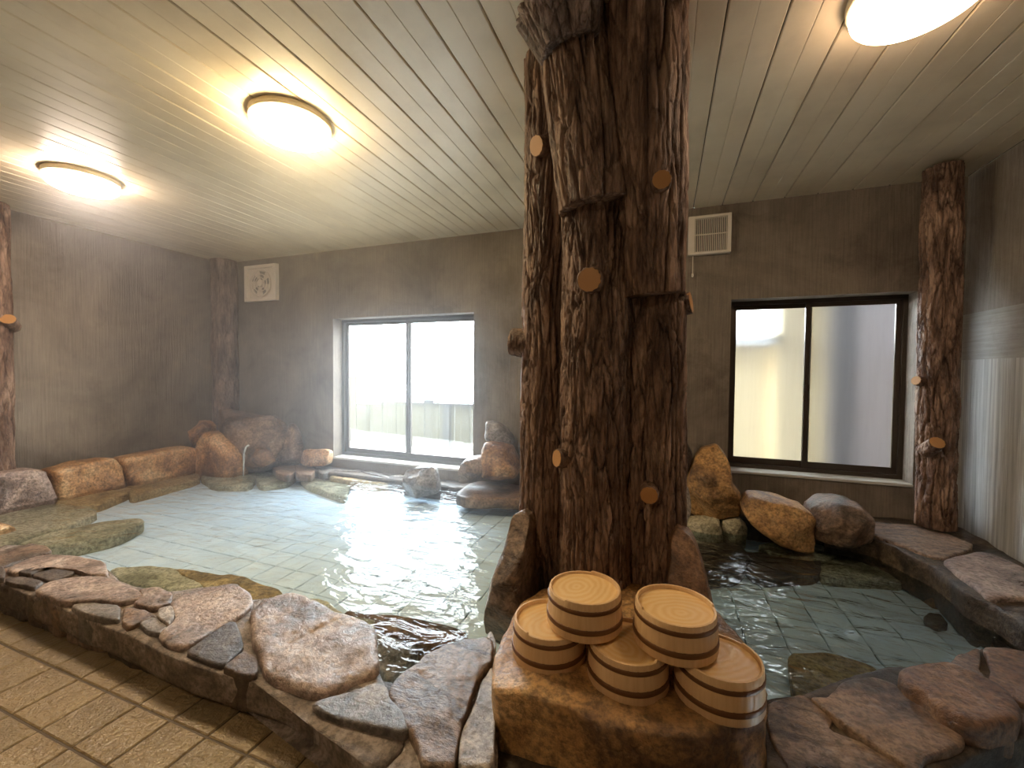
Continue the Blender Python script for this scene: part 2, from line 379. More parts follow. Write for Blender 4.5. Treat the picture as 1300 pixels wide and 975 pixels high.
def window(idx, x0, x1, z0, z1, mid, gl):
    y = D+.125
    fw = .028
    fr = MB()
    zb = z0+.02
    fr.box((x0, y, zb), (x0+fw, D+TH, z1)); fr.box((x1-fw, y, zb), (x1, D+TH, z1))
    fr.box((x0+fw, y, z1-fw), (x1-fw, D+TH, z1)); fr.box((x0+fw, y, zb), (x1-fw, D+TH, zb+fw))
    wn = tag(fr.out('window_%d' % idx, FR), kind='structure')
    mk('sill', *(lambda b: (b.V, b.F))(MB().box((x0+.001, D-.012, z0-.001), (x1-.001, D+TH, z0+.02), .004)), SILL, wn, False)
    for k, (a, b) in enumerate(((x0+fw, mid+.022), (mid-.022, x1-fw))):
        yy = y+.012+(.022 if k == 0 else 0); s = MB(); sw = .03
        s.box((a, yy, zb+fw), (a+sw, yy+.02, z1-fw)); s.box((b-sw, yy, zb+fw), (b, yy+.02, z1-fw))
        s.box((a+sw, yy, z1-fw-sw), (b-sw, yy+.02, z1-fw)); s.box((a+sw, yy, zb+fw), (b-sw, yy+.02, zb+fw+.045))
        so = s.out('sash', FR, wn)
        MB().box((a+sw, yy+.009, zb+fw+.045), (b-sw, yy+.0095, z1-fw-sw)).out('pane', gl, so)
    MB().box((mid-.012, y+.002, (z0+z1)/2-.03), (mid+.008, y+.013, (z0+z1)/2+.02), .003).out('latch', FR, wn)
    portal(x0, x1, z0, z1, D+TH+.02)
GL1 = glass_mat('misted_glass', .66, .06, .003); GL2 = glass_mat('steamed_glass', .12, .30, .04)
window(1, L0, L1, LZ0, LZ1, bx(515, 490)[0]*1.03, GL1)
window(2, R0, R1, RZ0, RZ1, bx(1027, 490)[0]*1.03, GL2)
# outside
OW = plain('cream_outer_wall', (.88, .74, .46), .8); OD = plain('dark_outer_timber', (.06, .05, .06), .8); OG = plain('grey_outer_ground', (.4, .39, .36), .9); OL = plain('lilac_grey_siding', (.66, .59, .62), .8)
tag(MB().box((-14, D+TH, -.6), (10, D+14, -.35)).out('ground', OG), kind='structure')
hs = empty('neighbour_building', (2.4, 5.3, -.35), 'cream and lilac grey neighbouring building blurred behind the steamed right window', 'building')
MB().box((-.9, 5.2, -.35), (1.1, 5.4, 1.32)).out('cream_wall', OW, hs)
MB().box((1.1, 5.1, -.35), (1.72, 5.4, 2.3)).out('cream_panel', OW, hs)
MB().box((1.56, 4.9, -.35), (1.72, 5.1, 2.3)).out('corner_post', OD, hs)
MB().box((1.72, 5.0, -.35), (6.0, 5.4, 2.3)).out('siding', OL, hs)
MB().box((2.05, 4.4, -.35), (2.2, 4.55, 1.62)).out('pale_post', plain('pale_outer_post', (.75, .70, .68), .8), hs)
MB().box((-.9, D+TH+.02, 2.3), (6.0, 5.6, 2.42)).out('sky_blocker_roof', OD, hs)  # added unseen cover that keeps skylight off the alley behind the right window
MB().box((.2, 4.9, 1.34), (1.1, 5.5, 1.40)).out('eave', OD, hs)
MB().box((-1.1, D+TH+.02, -.35), (-.9, 5.4, .2)).out('sky_blocker_end', OL, hs)  # added unseen low wall, cuts skylight entering at the left end
MB().box((5.8, D+TH+.02, -.35), (6.0, 5.4, 2.3)).out('sky_blocker_side', OL, hs)  # added out of view to close the right end against skylight
OF = plain('olive_cream_fence', (.046, .041, .022), .8); OP = plain('dark_fence_post', (.012, .012, .014), .8)
fn = empty('garden_fence', (-4.2, 6.4, -.35), 'cream board fence with dark posts outside the left window', 'fence')
for k in range(24):
    x = -8.2+k*.3
    MB().box((x, 6.40, -.35), (x+.285, 6.43, .45 if k > 10 else .9)).out('board', OF, fn)
for x in (-6.35, -3.6): MB().box((x, 6.32, -.35), (x+.13, 6.40, 1.4)).out('post', OP, fn)
MB().box((-4.4, 6.34, .43), (-.9, 6.40, .50)).out('rail', OP, fn)
# ------------------------------------------------------------------ pools
def pool_floor(pool, x0, x1, y0, y1, gx, gy, s, skip=None):
    MB().box((x0-.05, y0-.05, PZ-.2), (x1+.05, y1+.05, PZ-.006)).out('basin', PGR, pool)
    meshes = [tile_mesh('pool_tile', s-.0035, .012, PT, .0022) for _ in range(6)]
    i0 = math.floor((x0-gx)/s); j0 = math.floor((y0-gy)/s)
    for i in range(i0, math.ceil((x1-gx)/s)):
        for j in range(j0, math.ceil((y1-gy)/s)):
            x = gx+(i+.5)*s; y = gy+(j+.5)*s
            if skip and skip(x, y): continue
            o = link('pool_tile', random.choice(meshes), None, pool, (x, y, PZ)); o.rotation_euler = (0, 0, random.gauss(0, .006)+random.choice((0, 1, 2, 3))*math.pi/2)
def water_mat(name, tint, sc_, strength, stretch):
    m, t, b = nt(name); out = t.nodes['Material Output']; t.nodes.remove(b)
    g = N(t, 'ShaderNodeNewGeometry'); mp = N(t, 'ShaderNodeMapping'); mp.inputs['Scale'].default_value = stretch; mp.inputs['Rotation'].default_value = (0, 0, math.radians(12))
    t.links.new(g.outputs['Position'], mp.inputs[0])
    b1 = bump(t, None, noi(t, mp.outputs[0], sc_, 3, .5, .8), strength, .05)
    b2 = bump(t, None, noi(t, mp.outputs[0], sc_*3.3, 2, .5, .4), strength*.6, .012, b1)
    fr = N(t, 'ShaderNodeFresnel'); fr.inputs['IOR'].default_value = 1.33; t.links.new(b2, fr.inputs['Normal'])
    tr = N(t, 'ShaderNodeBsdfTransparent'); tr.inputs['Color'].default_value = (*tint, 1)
    gl = N(t, 'ShaderNodeBsdfGlossy'); gl.inputs['Roughness'].default_value = .03; t.links.new(b2, gl.inputs['Normal'])
    mx = N(t, 'ShaderNodeMixShader'); t.links.new(fr.outputs[0], mx.inputs[0]); t.links.new(tr.outputs[0], mx.inputs[1]); t.links.new(gl.outputs[0], mx.inputs[2])
    t.links.new(mx.outputs[0], out.inputs['Surface']); return m
def water(x0, x1, y0, y1, mat, label):
    n = 60; V = [(x0+(x1-x0)*i/n, y0+(y1-y0)*j/n, WZ) for j in range(n+1) for i in range(n+1)]
    V = np.array(V); V[:, 2] += noise(V*4)*.002
    F = [(j*(n+1)+i, j*(n+1)+i+1, (j+1)*(n+1)+i+1, (j+1)*(n+1)+i) for j in range(n) for i in range(n)]
    tag(mk('bath_water', V, F, mat), label, 'water', kind='stuff')
pool1 = empty('bathing_pool', (-2.6, 2.1, PZ-.2), 'large left hot spring pool with pale blue tiled bottom and stone rim', 'pool')
pool2 = empty('bathing_pool', (.8, 2.2, PZ-.2), 'small right hot spring pool with dim tiled bottom beside the pillar', 'pool')
XD = -.25                                            # divider between the pools
pool_floor(pool1, -4.75, -.5, 1.08, 3.2, -1.735*1.027, 1.56*1.027, .156)
pool_floor(pool2, -.1, 1.60, 1.25, 3.2, .82, 2.07, .16)
water(XL+.02, -.42, 1.02, D-.02, water_mat('clear_bath_water', (.93, .98, 1.0), 4.2, .42, (1, 1.9, 1)), 'clear rippling water with bright window reflections filling the large left pool')
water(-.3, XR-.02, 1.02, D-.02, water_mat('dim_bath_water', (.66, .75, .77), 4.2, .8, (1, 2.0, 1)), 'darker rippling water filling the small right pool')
# mortar under the rims
RZ = .13
def mort(x0, y0, x1, y1, z1, pool, z0=-.3): return MB().box((x0, y0, z0), (x1, y1, z1), .012).out('mortar_bed', M['mortar'], pool)
mort(XL, .87, -.45, 1.03, RZ-.06, pool1)
slab([(-60, 730), (0, 692), (40, 692), (66, 705), (130, 716), (137, 732), (172, 745), (218, 752), (240, 748), (300, 742), (323, 770), (366, 758), (430, 782), (474, 803), (478, 830), (482, 858), (494, 886), (518, 945), (470, 985), (388, 890), (300, 862), (240, 845), (170, 812), (90, 778), (0, 742)], RZ-.014, 'grout', pool1, 'mortar_bed', thick=.1, n=160, nf=14, amp=.005, front=.004)
slab([(500, 884), (515, 858), (545, 830), (582, 818), (626, 815), (632, 860), (632, 1000), (470, 1000), (515, 950)], RZ-.016, 'grout', pool1, 'mortar_bed', thick=.1, n=90, nf=10, amp=.005, front=.004)
mort(-.45, .87, XR, 1.05, RZ-.06, pool2)
slab([(966, 890), (1018, 884), (1070, 862), (1135, 846), (1160, 848), (1200, 846), (1250, 822), (1310, 834), (1330, 930), (1230, 962), (1150, 1000), (980, 1000)], RZ-.018, 'mortar', pool2, 'mortar_bed', thick=.1, n=120, nf=14, amp=.008)
mort(-.42, 1.2, -.16, D, .02, pool1, -.3)
mort(XL, 3.2, -.4, D, .0, pool1); mort(XL, 1.0, -4.60, D, .10, pool1)
mort(-.02, 3.2, XR, D, .02, pool2); mort(1.60, 1.1, XR, D, .04, pool2)
slab([(1040, 672), (1108, 684), (1150, 704), (1190, 722), (1222, 752), (1262, 770), (1330, 812), (1420, 800), (1340, 700), (1240, 664), (1170, 650), (1090, 650)], .07, 'mortar', pool2, 'mortar_bed', thick=.22, n=110, nf=10, amp=.012, freq=9)
# front rim of the left pool: facing blocks, then capping stones
x = -3.9
while x < -.62:
    wd = random.uniform(.13, .30); SEED[0] += 1
    P = [(x+.002, .868, -.01), (x+wd-.002, .868, -.01), (x+wd-.002-random.uniform(0, .01), .868, RZ-.006), (x+.002+random.uniform(0, .01), .868, RZ-.006)]
    rock('facing_stone', P, (0, -1, 0), .022, .07, random.choice(['dark', 'brown', 'brown', 'rust', 'mortar']), pool1, SEED[0], .011, 9, pf=14, pb=8, it=1, n=40, nf=8, nb=5)
    x += wd
c4 = lambda p: O(3, 0, 650, p)
c5 = lambda p: O(3, 200, 650, p)
c6 = lambda p: O(3, 400, 650, p)
for pts, mat, kw in [
    (c4([(-120, 190), (0, 168), (60, 140), (120, 118), (180, 130), (198, 155), (150, 165), (60, 195), (0, 215), (-110, 230)]), 'brown', {}),
    (c4([(20, 225), (60, 198), (140, 168), (200, 162), (330, 175), (402, 190), (415, 245), (340, 248), (300, 225), (200, 212), (150, 205), (60, 240)]), 'pink', {}),
    (c4([(118, 240), (210, 215), (292, 234), (190, 268)]), 'dark', {}),
    (c4([(62, 232), (150, 206), (180, 213), (108, 240)]), 'dark', {}),
    (c4([(20, 258), (75, 245), (168, 272), (128, 296), (20, 270)]), 'dark', {}),
    (c4([(-130, 210), (0, 200), (22, 232), (12, 262), (-130, 250)]), 'dark', {}),
    (c4([(132, 296), (175, 270), (250, 250), (400, 245), (440, 260), (520, 295), (560, 320), (470, 345), (350, 342), (230, 345), (165, 325)]), 'pink', {}),
    (c4([(530, 300), (600, 288), (658, 312), (650, 345), (585, 372), (500, 350), (540, 330)]), 'pink', {}),
    (c4([(272, 358), (340, 346), (465, 364), (458, 420), (400, 417), (310, 390)]), 'grey', {}),
    (c4([(472, 366), (560, 384), (592, 402), (540, 425), (482, 450), (458, 425)]), 'brown', {}),
    (c4([(525, 432), (585, 402), (640, 440), (605, 468), (560, 462)]), 'grey', {}),
    (c4([(600, 372), (650, 358), (668, 395), (645, 432), (596, 400)]), 'white', {}),
    (c4([(645, 345), (720, 300), (800, 285), (900, 273), (950, 305), (972, 350), (935, 385), (890, 412), (800, 462), (700, 525), (640, 510), (600, 472), (650, 435), (672, 400)]), 'pink', {}),
    (c4([(706, 534), (800, 470), (895, 412), (920, 470), (926, 520), (848, 590), (780, 572)]), 'dark', {}),
    (c4([(848, 594), (932, 528), (978, 560), (980, 622), (930, 628), (880, 610)]), 'brown', {}),
    (c5([(340, 400), (400, 350), (500, 322), (560, 330), (690, 395), (810, 435), (832, 490), (850, 600), (830, 632), (700, 682), (600, 715), (558, 705), (480, 672), (395, 632), (385, 560), (358, 490)]), 'pink', dict(front=.022, amp=.014, n=90, nf=20, crack=[(PZt(365, 815, RZ+.02), PZt(424, 786, RZ+.02), .006, .008), (PZt(345, 842, RZ+.02), PZt(352, 860, RZ+.02), .005, .007)])),
    (c5([(588, 732), (720, 690), (830, 655), (880, 670), (884, 712), (932, 770), (968, 832), (930, 852), (840, 827), (700, 792), (615, 760)]), 'grey', {}),
    (c6([(284, 690), (330, 622), (420, 542), (540, 490), (675, 478), (672, 570), (618, 640), (598, 720), (560, 800), (540, 900), (530, 990), (410, 990), (386, 890), (345, 800), (300, 725)]), 'strata', dict(amp=.016, n=80, nf=16)),
    (c6([(552, 850), (610, 722), (640, 642), (680, 582), (690, 680), (686, 780), (682, 990), (545, 990)]), 'white', {}),
    (c6([(655, 470), (672, 455), (690, 500), (685, 560), (670, 560)]), 'white', {}),
]:
    slab(pts, RZ+random.uniform(-.004, .008), mat, pool1, **kw)
# stones just under the water along the front rim and the left side
for pts, z, mat in [
    (O(1, 0, 0, [(140, 724), (200, 720), (260, 728), (262, 750), (215, 752), (150, 740)]), -.06, 'olive'),
    (O(1, 0, 0, [(215, 722), (300, 733), (362, 752), (335, 768), (290, 775), (255, 745)]), -.055, 'ochre'),
    (O(1, 0, 0, [(370, 762), (410, 762), (440, 785), (480, 790), (470, 820), (400, 800)]), -.07, 'olive'),
    (c6([(225, 450), (300, 480), (400, 520), (360, 580), (280, 660), (240, 600)]), -.05, 'grey'),
    (c6([(100, 372), (300, 400), (520, 440), (600, 480), (400, 520), (200, 440)]), -.075, 'rust'),
    (O(1, 0, 0, [(22, 692), (60, 678), (130, 664), (180, 659), (184, 664), (150, 680), (90, 694), (45, 696)]), -.06, 'olive'),
    (O(1, 0, 0, [(-40, 672), (20, 640), (60, 640), (110, 640), (125, 650), (100, 664), (40, 680), (-20, 700)]), -.075, 'olive'),
    (O(1, 0, 0, [(60, 634), (100, 626), (150, 616), (172, 622), (130, 640), (90, 646)]), -.07, 'ochre'),
    (O(1, 0, 0, [(160, 616), (220, 604), (250, 600), (255, 608), (190, 626), (165, 632)]), -.075, 'ochre'),
    (O(1, 0, 0, [(252, 604), (300, 606), (330, 600), (318, 618), (270, 618)]), -.085, 'olive'),
    (O(1, 0, 0, [(320, 600), (345, 597), (378, 605), (365, 614), (330, 618)]), -.085, 'olive'),
    (O(1, 0, 0, [(380, 606), (400, 604), (445, 612), (440, 634), (415, 626), (388, 616)]), -.085, 'olive'),
    (O(1, 0, 0, [(415, 601), (480, 606), (500, 614), (470, 616), (420, 608)]), -.045, 'ochre'),
]: slab(pts, z, mat, pool1, name='submerged_stone', thick=.08, front=.012, amp=.01)
# stone coping along the left wall (standing blocks with sloping faces)
WX = XL+.25
for pts, mat, kw in [
    ([(-60, 612), (0, 599), (40, 596), (56, 597), (64, 612), (74, 630), (62, 641), (20, 654), (-50, 672)], 'pink', {}),
    ([(63, 598), (100, 588), (143, 581), (153, 592), (160, 612), (140, 617), (74, 632), (68, 612)], 'orange', {}),
    ([(152, 582), (200, 573), (240, 567), (250, 570), (250, 600), (165, 616), (158, 600)], 'orange', {}),
    ([(-60, 672), (0, 664), (20, 668), (29, 682), (12, 692), (-60, 700)], 'orange', dict(X=WX+.55)),
]: up(pts, mat, pool1, 'stone', X=kw.pop('X', WX), front=.05, back=.2, pf=12, pb=10, amp=.013, sink=.07, facets=0)
# coping stones under the left window
for pts, z, mat in [
    ([(345, 592), (372, 589), (378, 598), (365, 604), (352, 601)], .0, 'brown'),
    ([(374, 590), (400, 588), (402, 596), (395, 604), (376, 602)], .0, 'brown'),
    ([(400, 590), (426, 588), (428, 596), (408, 602)], .0, 'grey'),
    ([(424, 589), (458, 591), (462, 600), (428, 598)], .0, 'grey'),
    ([(460, 592), (495, 595), (497, 608), (464, 601)], .0, 'grey'),
    ([(497, 595), (520, 598), (516, 606), (498, 605)], .0, 'grey'),
    ([(548, 600), (590, 602), (600, 620), (575, 620), (552, 614)], -.01, 'grey'),
]: slab(pts, z, mat, pool1, thick=.07, amp=.008)
slab([(578, 628), (590, 617), (612, 606), (700, 610), (700, 634), (590, 633)], .02, 'brown', pool1, thick=.09, amp=.01)
# right pool: front rim, right rim, submerged walling
c8 = lambda p: O(3, 960, 650, p)
for pts, z, mat, kw in [
    (c8([(42, 720), (180, 700), (292, 790), (272, 832), (400, 882), (545, 965), (570, 1000), (130, 1000), (62, 885), (40, 800)]), RZ-.01, 'strata', dict(n=80, nf=16)),
    (c8([(198, 705), (262, 712), (332, 640), (450, 632), (525, 652), (560, 690), (660, 760), (782, 842), (800, 885), (650, 935), (600, 1000), (560, 965), (400, 870), (310, 800)]), RZ, 'brown', dict(n=80, nf=16)),
    (c8([(530, 640), (600, 600), (720, 588), (850, 640), (960, 700), (1012, 770), (1000, 825), (870, 852), (790, 832), (690, 772), (635, 722), (570, 690)]), RZ+.02, 'rust', dict(n=80, nf=16, front=.025)),
    (c8([(720, 585), (760, 550), (845, 520), (858, 570), (845, 600), (880, 655), (850, 640)]), RZ, 'brown', {}),
    (c8([(865, 520), (950, 515), (1020, 530), (1150, 560), (1150, 740), (1020, 735), (960, 700), (885, 650), (895, 600)]), RZ, 'rust', {}),
    (c8([(1005, 780), (1150, 750), (1150, 860), (1000, 840)]), RZ-.05, 'dark', {}),
    (c8([(430, 40), (600, 50), (720, 80), (842, 130), (700, 182), (560, 130), (445, 88)]), .09, 'strata', {}),
    (c8([(705, 184), (862, 148), (1022, 215), (1160, 290), (1160, 380), (1020, 330), (890, 332), (780, 245)]), .09, 'pink', {}),
]: slab(pts, z, mat, pool2, **kw)
slab(c8([(120, 545), (250, 528), (430, 580), (520, 640), (420, 650), (330, 660), (250, 710), (140, 695)]), -.055, 'ochre', pool2, 'submerged_stone', thick=.08)
for pts, z, mat in [([(1180, 730), (1215, 712), (1235, 735), (1245, 770), (1215, 770), (1192, 752)], -.06, 'rust'), ([(1222, 728), (1260, 735), (1285, 762), (1250, 775), (1235, 760)], -.055, 'dark'), ([(1265, 770), (1320, 780), (1320, 850), (1270, 830), (1255, 795)], -.055, 'dark'),
                    ([(1070, 690), (1110, 688), (1180, 712), (1175, 730), (1110, 712), (1060, 708)], -.07, 'dark'), ([(960, 690), (1040, 690), (1065, 706), (1050, 712), (980, 704)], -.07, 'olive')]:
    slab(pts, z, mat, pool2, 'submerged_stone', thick=.08)
for pts, mat in [([(872, 690), (940, 690), (955, 712), (935, 735), (880, 738)], 'dark'), ([(930, 700), (990, 702), (1045, 708), (1040, 732), (960, 736)], 'dark'), ([(1035, 706), (1090, 702), (1150, 716), (1150, 740), (1085, 736), (1040, 732)], 'olive'),
                 ([(1148, 714), (1190, 728), (1206, 752), (1190, 764), (1160, 744)], 'rust'), ([(1200, 742), (1232, 752), (1262, 790), (1240, 812), (1208, 778)], 'dark'), ([(1245, 790), (1290, 806), (1300, 840), (1262, 828)], 'rust')]:
    slab(pts, -.085, mat, pool2, 'submerged_stone', thick=.06, amp=.012)
x = -.0
for k in range(8):
    wd = random.uniform(.17, .28); SEED[0] += 1
    P = [(x+.004, .87, -.01), (x+wd-.004, .87, -.01), (x+wd-.01, .87, RZ-.03), (x+.01, .87, RZ-.03)]
    if x+wd < XR: rock('facing_stone', P, (0, -1, 0), .03, .07, random.choice(['dark', 'brown', 'dark']), pool2, SEED[0], .014, 9, pf=8, pb=8, it=1, n=40, nf=8, nb=5)
    x += wd
# ------------------------------------------------------------------ loose boulders
def boulder(pts, mat, label, **k): return tag(up(pts, mat, None, **k), label, 'boulder', 'boulders around the pools')
c7 = lambda p: O(7.222, 210, 510, p)
boulder(c7([(95, 180), (200, 172), (330, 180), (370, 230), (340, 350), (260, 400), (150, 390), (105, 300)]), 'orange', 'small reddish boulder on the left coping beside the back left corner', facets=4, Y=3.05, front=.1, back=.14, sink=.03)
boulder(c7([(385, 170), (400, 110), (480, 72), (640, 105), (800, 135), (950, 130), (1040, 240), (1060, 420), (1000, 560), (900, 590), (780, 590), (700, 500), (560, 330), (420, 260)]), 'brown', 'largest brown boulder in the back left corner behind the water spout', facets=4, Y=3.16, sink=.06, front=.16, back=.18, amp=.02, n=80, nf=16)
boulder(c7([(300, 640), (330, 480), (350, 330), (410, 262), (500, 285), (560, 360), (640, 430), (680, 490), (690, 620), (680, 740), (310, 740)]), 'orange', 'pointed tan boulder with rusty stripe standing in the water left of the spout', facets=0, Y=2.98, front=.12, back=.12, sink=.05)
boulder(c7([(1050, 580), (1060, 350), (1080, 270), (1130, 195), (1190, 290), (1225, 430), (1215, 580)]), 'brown', 'narrow pointed stone between the largest boulder and the left window', facets=2, Y=3.26, front=.06, back=.1, amp=.012)
boulder(c7([(1215, 590), (1225, 490), (1260, 440), (1450, 445), (1490, 460), (1480, 590)]), 'orange', 'small tan block stone beside the bottom left of the left window', Y=3.26, front=.06, back=.1, amp=.01)
boulder(c7([(770, 430), (900, 450), (960, 560), (900, 600), (770, 600)]), 'rust', 'rusty stone under the largest boulder right of the water spout', Y=3.02, front=.05, back=.1, amp=.012)
c6w = lambda p: O(5.909, 340, 560, p)
boulder([(509, 615), (511, 600), (520, 595), (546, 594), (550, 606), (552, 628), (530, 634), (511, 630)], 'grey', 'wet grey block stone standing in the water below the left window', Y=3.0, front=.05, back=.16, pf=6, pb=6, amp=.012)
cw = lambda p: O(8.125, 560, 520, p)
boulder(cw([(180, 760), (190, 640), (230, 540), (270, 495), (420, 490), (450, 600), (440, 720), (330, 765)]), 'brown', 'rough brown boulder right of the left window, lower of its pile', Y=3.1, front=.08, back=.14)
boulder(cw([(440, 700), (430, 560), (440, 400), (470, 320), (600, 350), (710, 390), (760, 520), (790, 640), (740, 720), (560, 745)]), 'orange', 'rounded tan boulder in the middle of the pile right of the left window', facets=3, Y=3.16, front=.1, back=.14)
boulder(cw([(465, 320), (465, 110), (560, 125), (640, 180), (720, 300), (720, 370), (600, 345)]), 'grey', 'triangular grey stone on top of the pile right of the left window', facets=2, Y=3.24, front=.06, back=.12, amp=.012)
cp = lambda p: O(1, 0, 0, p)
boulder(cp([(616, 808), (620, 770), (627, 735), (640, 690), (645, 660), (656, 654), (668, 662), (672, 720), (674, 800), (655, 830)]), 'strata', 'tall brown slab stone leaning against the left foot of the bark pillar', Y=1.42, front=.1, back=.2, pf=4, facets=3)
boulder(cp([(840, 800), (850, 690), (862, 676), (884, 692), (897, 730), (907, 785), (890, 810)]), 'rust', 'rust brown boulder against the right foot of the bark pillar', Y=1.46, front=.1, back=.2)
c85 = lambda p: O(2.8889, 850, 530, p)
cb = lambda p: O(4.4333, 860, 540, p)
boulder(cb([(55, 510), (60, 290), (100, 180), (150, 130), (235, 112), (290, 200), (310, 320), (362, 380), (350, 500), (250, 522), (100, 522)]), 'amber', 'tall amber boulder standing at the bottom left of the right window', Y=3.08, front=.12, back=.2)
boulder(cb([(-20, 260), (-10, 60), (10, 12), (45, 60), (80, 170), (70, 240), (30, 330)]), 'dark', 'dark pointed stone between the bark pillar and the amber boulder', Y=3.14, front=.08, back=.16)
boulder(cb([(-30, 640), (-30, 360), (10, 330), (60, 370), (82, 440), (70, 500), (50, 560), (55, 620)]), 'white', 'pale stone wedged against the right side of the bark pillar', facets=3, Y=2.5, front=.08, back=.2)
boulder(cb([(50, 690), (55, 535), (240, 535), (255, 600), (250, 700)]), 'olive', 'olive stone at the water line under the amber boulder', Y=2.98, front=.05, back=.16, sink=.1)
boulder(cb([(245, 540), (350, 525), (400, 580), (380, 640), (260, 620)]), 'olive', 'small olive stone under the right edge of the amber boulder', Y=3.02, front=.05, back=.12, sink=.1)
boulder(c85([(260, 330), (290, 290), (400, 296), (522, 340), (528, 425), (520, 470), (400, 440), (300, 390)]), 'amber', 'long rust orange boulder under the right window', Y=2.92, front=.14, back=.22, pf=9, sink=.03, facets=4)
boulder(c85([(515, 340), (560, 304), (640, 302), (690, 315), (742, 365), (735, 430), (690, 445), (600, 440), (528, 425)]), 'brown', 'lumpy brown boulder under the middle of the right window', Y=2.92, front=.12, back=.22, pf=9, sink=.03, facets=4)
tag(slab([(1171, 785), (1180, 778), (1195, 780), (1204, 792), (1190, 795)], PZ+.03, 'dark', None, 'dark_stone', thick=.03), 'small dark stone lying on the bottom of the right pool', 'stone')
# ------------------------------------------------------------------ plinth stone under the buckets
BZ = 1-.773
plinth = tag(slab([(622, 842), (640, 805), (660, 770), (690, 750), (860, 745), (905, 775), (950, 825), (972, 880), (976, 915), (900, 942), (770, 925), (700, 893), (628, 880)], BZ-.012, 'amber', None, 'plinth_stone', thick=.5, front=.016, amp=.016, n=110, nf=24, nb=18, pb=16, it=2), 'large speckled amber stone block carrying the five wooden buckets', 'stone')
# ------------------------------------------------------------------ logs
def bark_mat(name, a, b_, c):
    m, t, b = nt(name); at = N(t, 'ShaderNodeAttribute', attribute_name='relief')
    v = coords(t, (1, 1, .25)); n = noi(t, v, 16, 7, .65, .5)
    c1 = ramp(t, n, [(.36, a), (.5, b_), (.63, c)])
    n2 = noi(t, coords(t), 3.0, 4, .6); c1 = mixc(t, .6, c1, ramp(t, n2, [(.35, (.7, .62, .58)), (.65, (1.15, 1.12, 1.1))]), 'MULTIPLY')
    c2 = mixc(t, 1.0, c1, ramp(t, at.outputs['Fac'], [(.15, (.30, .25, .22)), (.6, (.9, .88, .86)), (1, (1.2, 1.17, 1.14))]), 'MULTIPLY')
    vc = coords(t, (1, 1, .13)); vo = N(t, 'ShaderNodeTexVoronoi', feature='DISTANCE_TO_EDGE'); vo.inputs['Scale'].default_value = 42
    t.links.new(mixc(t, .03, vc, noi(t, vc, 22, 4, .6, 0, 'Color')), vo.inputs['Vector'])
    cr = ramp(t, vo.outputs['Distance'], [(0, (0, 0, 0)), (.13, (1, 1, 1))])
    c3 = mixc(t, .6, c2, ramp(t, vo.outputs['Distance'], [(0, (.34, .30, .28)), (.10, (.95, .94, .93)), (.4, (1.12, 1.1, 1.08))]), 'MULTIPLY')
    t.links.new(c3, b.inputs['Base Color']); b.inputs['Roughness'].default_value = .5; b.inputs['Specular IOR Level'].default_value = .4
    h = noi(t, coords(t, (1, 1, .3)), 60, 6, .7, .6); b0 = bump(t, None, cr, .5, .006); b1 = bump(t, None, h, .8, .012, b0); bump(t, b, noi(t, coords(t), 140, 4), .5, .005, b1)
    return m
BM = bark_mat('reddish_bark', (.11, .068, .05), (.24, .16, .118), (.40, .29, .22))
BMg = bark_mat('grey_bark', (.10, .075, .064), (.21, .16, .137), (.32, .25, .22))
def cut_mat():
    m, t, b = nt('cut_wood_end'); v = coords(t, (1, 1, 1), False); wv = N(t, 'ShaderNodeTexWave', wave_type='RINGS', rings_direction='SPHERICAL')
    wv.inputs['Scale'].default_value = 90; wv.inputs['Distortion'].default_value = 2; t.links.new(v, wv.inputs['Vector'])
    t.links.new(mixc(t, wv.outputs['Fac'], (.40, .19, .06), (.56, .30, .11)), b.inputs['Base Color']); b.inputs['Roughness'].default_value = .5; return m
CUT = cut_mat()
